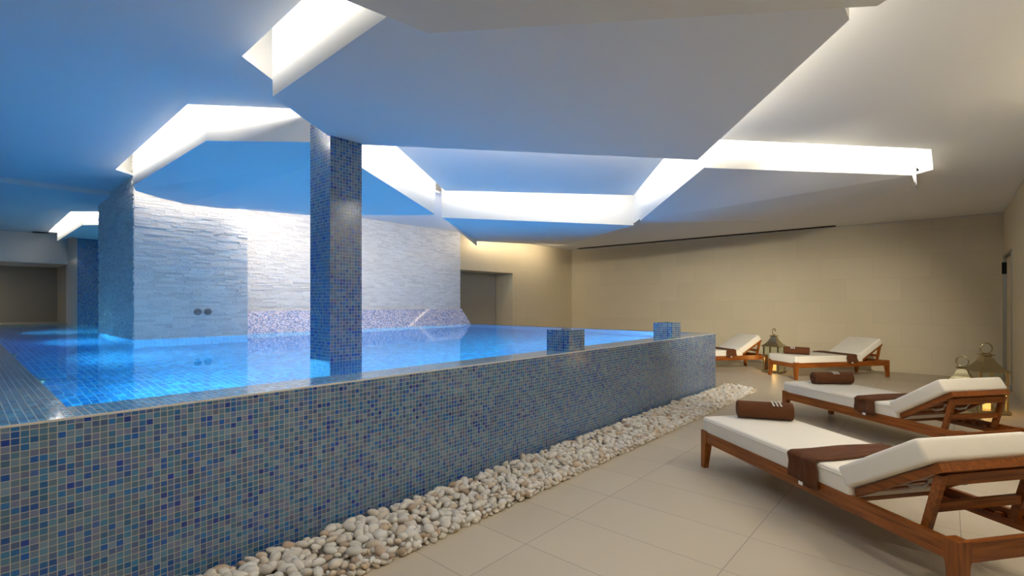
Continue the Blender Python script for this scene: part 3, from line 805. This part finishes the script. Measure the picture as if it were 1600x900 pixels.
# ---------------------------------------------------------------- towels
def rolled_towel(loc, rotz, length, label, logo_at=0.64, logo_ang=36, lw=1.0):
    """towel rolled in a spiral, axis along local x, resting on z=0"""
    o = empty('rolled_towel', loc, rotz, label, 'towel', 'rolled brown towels')
    R, turns, th, flat = 0.078, 4.2, 0.0135, 0.94
    bm = bmesh.new(); N = 110
    out, inn = [], []
    for i in range(N+1):
        a = 2*math.pi*turns*i/N
        rr = 0.012 + (R-0.012)*i/N
        c, s = math.cos(a - 2*math.pi*turns - 0.9), math.sin(a - 2*math.pi*turns - 0.9)
        out.append((rr*c, rr*s)); inn.append(((rr-th)*c if rr > th else 0.002*c, (rr-th)*s if rr > th else 0.002*s))
    ring = out + inn[::-1]
    rnd = random.Random(label)
    xs = [0, 0.006, length*0.25, length*0.5, length*0.75, length-0.006, length]
    secs = []
    for k, x in enumerate(xs):
        g = 0.975 if k in (0, len(xs)-1) else 1.0
        secs.append([(x - length/2 + (0.012*math.cos(6*math.hypot(y, z)/R) if k in (0, len(xs)-1) else 0)*0.5, y*g*1.04, z*g*flat + R*flat) for y, z in ring])
    rings = [[bm.verts.new(p) for p in sec] for sec in secs]
    n = len(ring)
    for a, b in zip(rings, rings[1:]):
        for k in range(n):
            bm.faces.new((a[k], a[(k+1) % n], b[(k+1) % n], b[k]))
    for rg, rev in ((rings[0], True), (rings[-1], False)):
        for i in range(N):
            q = (rg[i], rg[i+1], rg[n-2-i], rg[n-1-i])
            bm.faces.new(q[::-1] if rev else q)
    bmesh.ops.recalc_face_normals(bm, faces=bm.faces)
    mesh_obj('towel_roll', bm, M_TOWEL, o, False)
    # white woven mark: three slanted bars
    bm = bmesh.new()
    for k in range(3):
        x0 = length*(logo_at-0.5) + k*0.026*lw
        prev = None
        for j in range(6):
            a = math.radians(logo_ang + 44*j/5) ; rr = R + 0.004
            sl = (j/5)*-0.014
            y, z = -rr*1.04*math.cos(a), rr*flat*math.sin(a) + R*flat
            cur = (bm.verts.new((x0+sl, y, z)), bm.verts.new((x0+sl+0.014*lw, y, z)))
            if prev: bm.faces.new((prev[0], prev[1], cur[1], cur[0]))
            prev = cur
    bmesh.ops.solidify(bm, geom=list(bm.faces), thickness=0.003)
    mesh_obj('woven_mark', bm, M_WHITE, o)
    return o
def on_lounger(L, U, d, v, z): 
    V = Vector((-U.y, U.x, 0)); p = L + U*d + V*v
    return Vector((p.x, p.y, z))
MT = 0.416
rolled_towel(Vector((2.04, 3.97, MT)), math.radians(-18), 0.40, 'brown rolled towel with three white bars on the nearest lounger')
rolled_towel(Vector((3.70, 5.68, MT)), math.radians(-2), 0.42, 'brown rolled towel on the lounger in front of the two lanterns', 0.48, 40)
rolled_towel(on_lounger(L3, U3, 0.30, 0.33, MT), math.radians(-38), 0.40, 'dark brown rolled towel at the foot of the crosswise lounger by the beige wall', 0.3, 25)

def draped_towel(L, U, d0, d1, label, drop, twist=0.0, seed=1):
    o = empty('draped_towel', L, ang(U), label, 'towel', 'brown towels draped across loungers')
    rnd = random.Random(seed)
    z = MT + 0.012
    prof = []                                                     # path across the mattress (y, z)
    for k in range(7): prof.append((-0.012 - 0.006*math.sin(k*1.1), z - drop + (drop-0.02)*k/6))
    for k in range(1, 5):
        a = math.pi/2*k/4; prof.append((0.012 - 0.026*math.cos(a), z-0.022+0.024*math.sin(a)))
    for k in range(1, 15): prof.append((0.012 + (WD-0.024)*k/14, z + 0.002))
    for k in range(1, 5):
        a = math.pi/2*k/4; prof.append((WD-0.012 + 0.024*math.sin(a), z-0.022+0.024*math.cos(a)))
    for k in range(1, 5): prof.append((WD+0.013, z-0.022-0.08*k/4))
    bm = bmesh.new(); NX = 16; rows = []
    for i, (y, zz) in enumerate(prof):
        f = i/(len(prof)-1)
        row = []
        for j in range(NX+1):
            w = j/NX
            x = d0 + (d1-d0)*w + twist*(f-0.3) + 0.008*math.sin(3*f*6+seed)
            wr = 0.006*math.sin(w*9+f*7+seed)*math.sin(math.pi*w) + 0.004*math.sin(w*21+f*3)
            if 8 < i < len(prof)-6: p = (x, y, zz + abs(wr)*1.2)
            elif i <= 8: p = (x + (w-0.5)*0.03*(1-i/8), y - abs(wr)*1.4, zz + (0.012*math.sin(w*5+seed) if i == 0 else 0))
            else: p = (x, y + abs(wr), zz)
            row.append(bm.verts.new(p))
        rows.append(row)
    for a, b in zip(rows, rows[1:]):
        for j in range(NX): bm.faces.new((a[j], a[j+1], b[j+1], b[j]))
    bmesh.ops.recalc_face_normals(bm, faces=bm.faces)
    bmesh.ops.solidify(bm, geom=list(bm.faces), thickness=0.010)
    mesh_obj('towel_cloth', bm, M_TOWEL, o, True)
    bm = bmesh.new(); add_box(bm, d0+(d1-d0)*0.45, d0+(d1-d0)*0.45+0.03, -0.026, -0.020, z-drop-0.014, z-drop+0.006, uv=False)
    mesh_obj('care_tag', bm, M_WHITE, o)
    return o
draped_towel(L1, U1, 0.99, 1.20, 'brown towel draped across the nearest lounger mattress', 0.165, 0.0, 1)
draped_towel(L2, U2, 1.00, 1.20, 'brown towel draped across the lounger in front of the lanterns', 0.15, 0.0, 2)
draped_towel(L3, U3, 1.04, 1.24, 'brown towel draped across the crosswise lounger by the beige wall', 0.14, -0.1, 3)
draped_towel(L4, U3, 1.02, 1.22, 'brown towel draped across the lounger behind the pool corner', 0.14, -0.1, 4)

# ---------------------------------------------------------------- lanterns with candles
def make_lantern(loc, rotz, label, scale):
    r = empty('lantern', loc, rotz, label, 'lantern', 'silver metal lanterns', scale)
    h = 0.145
    bm = bmesh.new()
    add_loft(bm, [square(h+0.02, 0.012), square(h+0.02, 0.03), square(h+0.008, 0.045)])
    for x in (-1, 1):
        for y in (-1, 1): add_box(bm, x*h-0.014, x*h+0.014, y*h-0.014, y*h+0.014, 0, 0.014, uv=False)
    mesh_obj('base', bm, M_NICKEL, r)
    for x in (-1, 1):
        for y in (-1, 1):
            bm = bmesh.new(); add_box(bm, x*(h-0.011)-0.012, x*(h-0.011)+0.012, y*(h-0.011)-0.012, y*(h-0.011)+0.012, 0.045, 0.505, uv=False)
            mesh_obj('post', bm, M_NICKEL, r)
    for k in range(4):
        bm = bmesh.new(); add_box(bm, -h+0.022, h-0.022, -h+0.008, -h+0.012, 0.047, 0.503, uv=False)
        bm.transform(Matrix.Rotation(k*math.pi/2, 4, 'Z')); mesh_obj('glass_pane', bm, M_GLASS, r)
    bm = bmesh.new()
    add_loft(bm, [square(h+0.018, 0.503), square(h+0.026, 0.512), square(h+0.018, 0.522), square(0.125, 0.553), square(0.092, 0.592), square(0.068, 0.632), square(0.050, 0.682)])
    mesh_obj('roof', bm, M_NICKEL, r)
    bm = bmesh.new()
    add_loft(bm, [square(0.040, 0.680), square(0.036, 0.694), square(0.062, 0.708), square(0.064, 0.716), square(0.030, 0.728)])
    mesh_obj('collar', bm, M_NICKEL, r)
    bm = bmesh.new()
    add_tube(bm, [(0.062*math.cos(a), 0, 0.792+0.066*math.sin(a)) for a in [2*math.pi*k/28 for k in range(28)]], 0.0085, 8, True)
    mesh_obj('ring_handle', bm, M_NICKEL, r, True)
    return r
P_LA, P_LB, P_LC = Vector((5.14, 9.62, 0)), Vector((5.88, 6.08, 0)), Vector((5.20, 5.66, 0))
lan = make_lantern(P_LA, math.radians(38), 'silver lantern with lit candle between the two crosswise loungers', 1.0)
dup(lan, P_LB, math.radians(-14), 'larger silver lantern by the right wall, taller of the pair', 1.0)
dup(lan, P_LC, math.radians(-50), 'smaller silver lantern standing beside the larger one by the right wall', 0.86)
def candle(loc, label, scale=1.0):
    o = empty('candle', loc, 0, label, 'candle', 'lit candles in lanterns', scale)
    bm = bmesh.new(); add_loft(bm, [circle(0.042, 0), circle(0.042, 0.125), circle(0.036, 0.130), circle(0.012, 0.124)]); mesh_obj('wax', bm, M_WAX, o, True)
    bm = bmesh.new(); add_tube(bm, [(0, 0, 0.124), (0.001, 0, 0.14)], 0.0015, 6); mesh_obj('wick', bm, M_BLACK, o)
    bm = bmesh.new(); add_loft(bm, [circle(r, z, 12) for r, z in ((0.002, 0.136), (0.008, 0.145), (0.009, 0.153), (0.005, 0.168), (0.001, 0.182))]); mesh_obj('flame', bm, M_FLAME, o, True)
    ld = bpy.data.lights.new('candle_light', 'POINT'); ld.energy = 0.9; ld.color = (1.0, 0.55, 0.18); ld.shadow_soft_size = 0.02
    lo = bpy.data.objects.new('candle_light', ld); COL.objects.link(lo); lo.location = Vector(loc) + Vector((0, 0, 0.20*scale))
    return o
candle(P_LA + Vector((0, 0, 0.046)), 'glowing amber candle inside the lantern between the crosswise loungers')
candle(P_LB + Vector((0, 0, 0.046)), 'glowing amber candle inside the larger lantern by the right wall')

# ---------------------------------------------------------------- pebble bed
rnd = random.Random(5)
def pebble_bm(seed):
    r = random.Random(seed); bm = bmesh.new()
    bmesh.ops.create_icosphere(bm, subdivisions=2, radius=1.0)
    ax = [Vector((r.gauss(0, 1), r.gauss(0, 1), r.gauss(0, 1))).normalized() for _ in range(5)]
    am = [r.uniform(-0.30, 0.24) for _ in ax]
    for v in bm.verts:
        d = v.co.normalized(); k = 1.0
        for a, m in zip(ax, am): k += m*max(0, d.dot(a))**2
        v.co = d*k
        v.co.x *= 1.0; v.co.y *= r.uniform(0.72, 0.74); v.co.z *= 0.52
    return bm
protos = []
for k in range(8):
    bm = pebble_bm(100+k); me = bpy.data.meshes.new('pebble'); bm.to_mesh(me); bm.free()
    me.materials.append(M_PEBBLE)
    for p in me.polygons: p.use_smooth = True
    protos.append(me)
T_EDGE, S_BED = 2.14, 8.12
spots = []
def bed_h(t): return 0.012 + 0.050*(t - T_EDGE)/(T_FRONT - T_EDGE)
def scatter(s0, s1, t0, t1, step):
    s = s0
    while s < s1:
        t = t0
        while t < t1:
            a = rnd.uniform(0.020, 0.043)
            ss, tt = s + rnd.uniform(-0.3, 0.3)*step, t + rnd.uniform(-0.3, 0.3)*step
            edge = 1.0 if tt > t0 + 0.04 else 0.8
            spots.append((ss, min(max(tt, t0+0.01), t1-0.02), a*edge))
            t += step
        s += step
scatter(0.6, S_BED-0.03, T_EDGE+0.025, T_FRONT-0.02, 0.0455)
def peb_matrix(s, t, a, z):
    rot = Matrix.Rotation(rnd.uniform(0, 6.28), 4, 'Z') @ Matrix.Rotation(rnd.gauss(0, 0.38), 4, 'X') @ Matrix.Rotation(rnd.gauss(0, 0.38), 4, 'Y')
    return Matrix.Translation(W(s, t, z)) @ rot @ Matrix.Diagonal((a, a*rnd.uniform(0.8, 1.05), a*rnd.uniform(0.85, 1.25), 1))
def seen(s, t):
    p = W(s, t, 0.05)
    if p.y < 0.3: return 99
    x, y = 800+F_PX*p.x/p.y, HOR+F_PX*(CAM_H-p.z)/p.y
    return p.length if (-10 < x < 1610 and y < 912) else 99
spots.sort(key=lambda q: seen(q[0], q[1]) - q[2]*12)
near, rest = spots[:300], spots[300:]
LABEL_P = 'smooth pale cream river pebble lying in the bed along the mosaic pool wall'
for i, (s, t, a) in enumerate(near):
    o = bpy.data.objects.new('pebble', protos[i % 8]); COL.objects.link(o)
    o.matrix_world = peb_matrix(s, t, a*1.1, bed_h(t) + a*0.55 + rnd.uniform(0, 0.014))
    tag(o, LABEL_P, 'pebble', 'pebbles in the bed along the pool wall')
bm = bmesh.new(); ME = bpy.data.meshes
def bake(items, lift):
    verts, faces = [], []
    for i, (s, t, a) in enumerate(items):
        m = peb_matrix(s, t, a*1.1, bed_h(t)*lift + a*0.55 + (rnd.uniform(0, 0.014) if lift == 1 else 0))
        src = protos[i % 8]; base = len(verts)
        verts.extend([m @ v.co for v in src.vertices]); faces.extend([[base+k for k in p.vertices] for p in src.polygons])
    return verts, faces
v1, f1 = bake(rest, 1)
low = [(s + rnd.uniform(-.02, .02), t, a) for s, t, a in spots]
v2, f2 = bake(low, 0.0)
_inv = Matrix.Rotation(-ROT_ST, 4, 'Z')
me = ME.new('pebble_bed'); me.from_pydata([_inv @ v for v in v1 + v2], [], f1 + [[k+len(v1) for k in f] for f in f2]); me.materials.append(M_PEBBLE)
for p in me.polygons: p.use_smooth = True
o = link(bpy.data.objects.new('pebble_bed', me)); o['kind'] = 'stuff'; o.rotation_euler = (0, 0, ROT_ST)
tag(o, 'bed of pale cream river pebbles running along the foot of the mosaic pool wall', 'pebbles', 'pebbles in the bed along the pool wall')
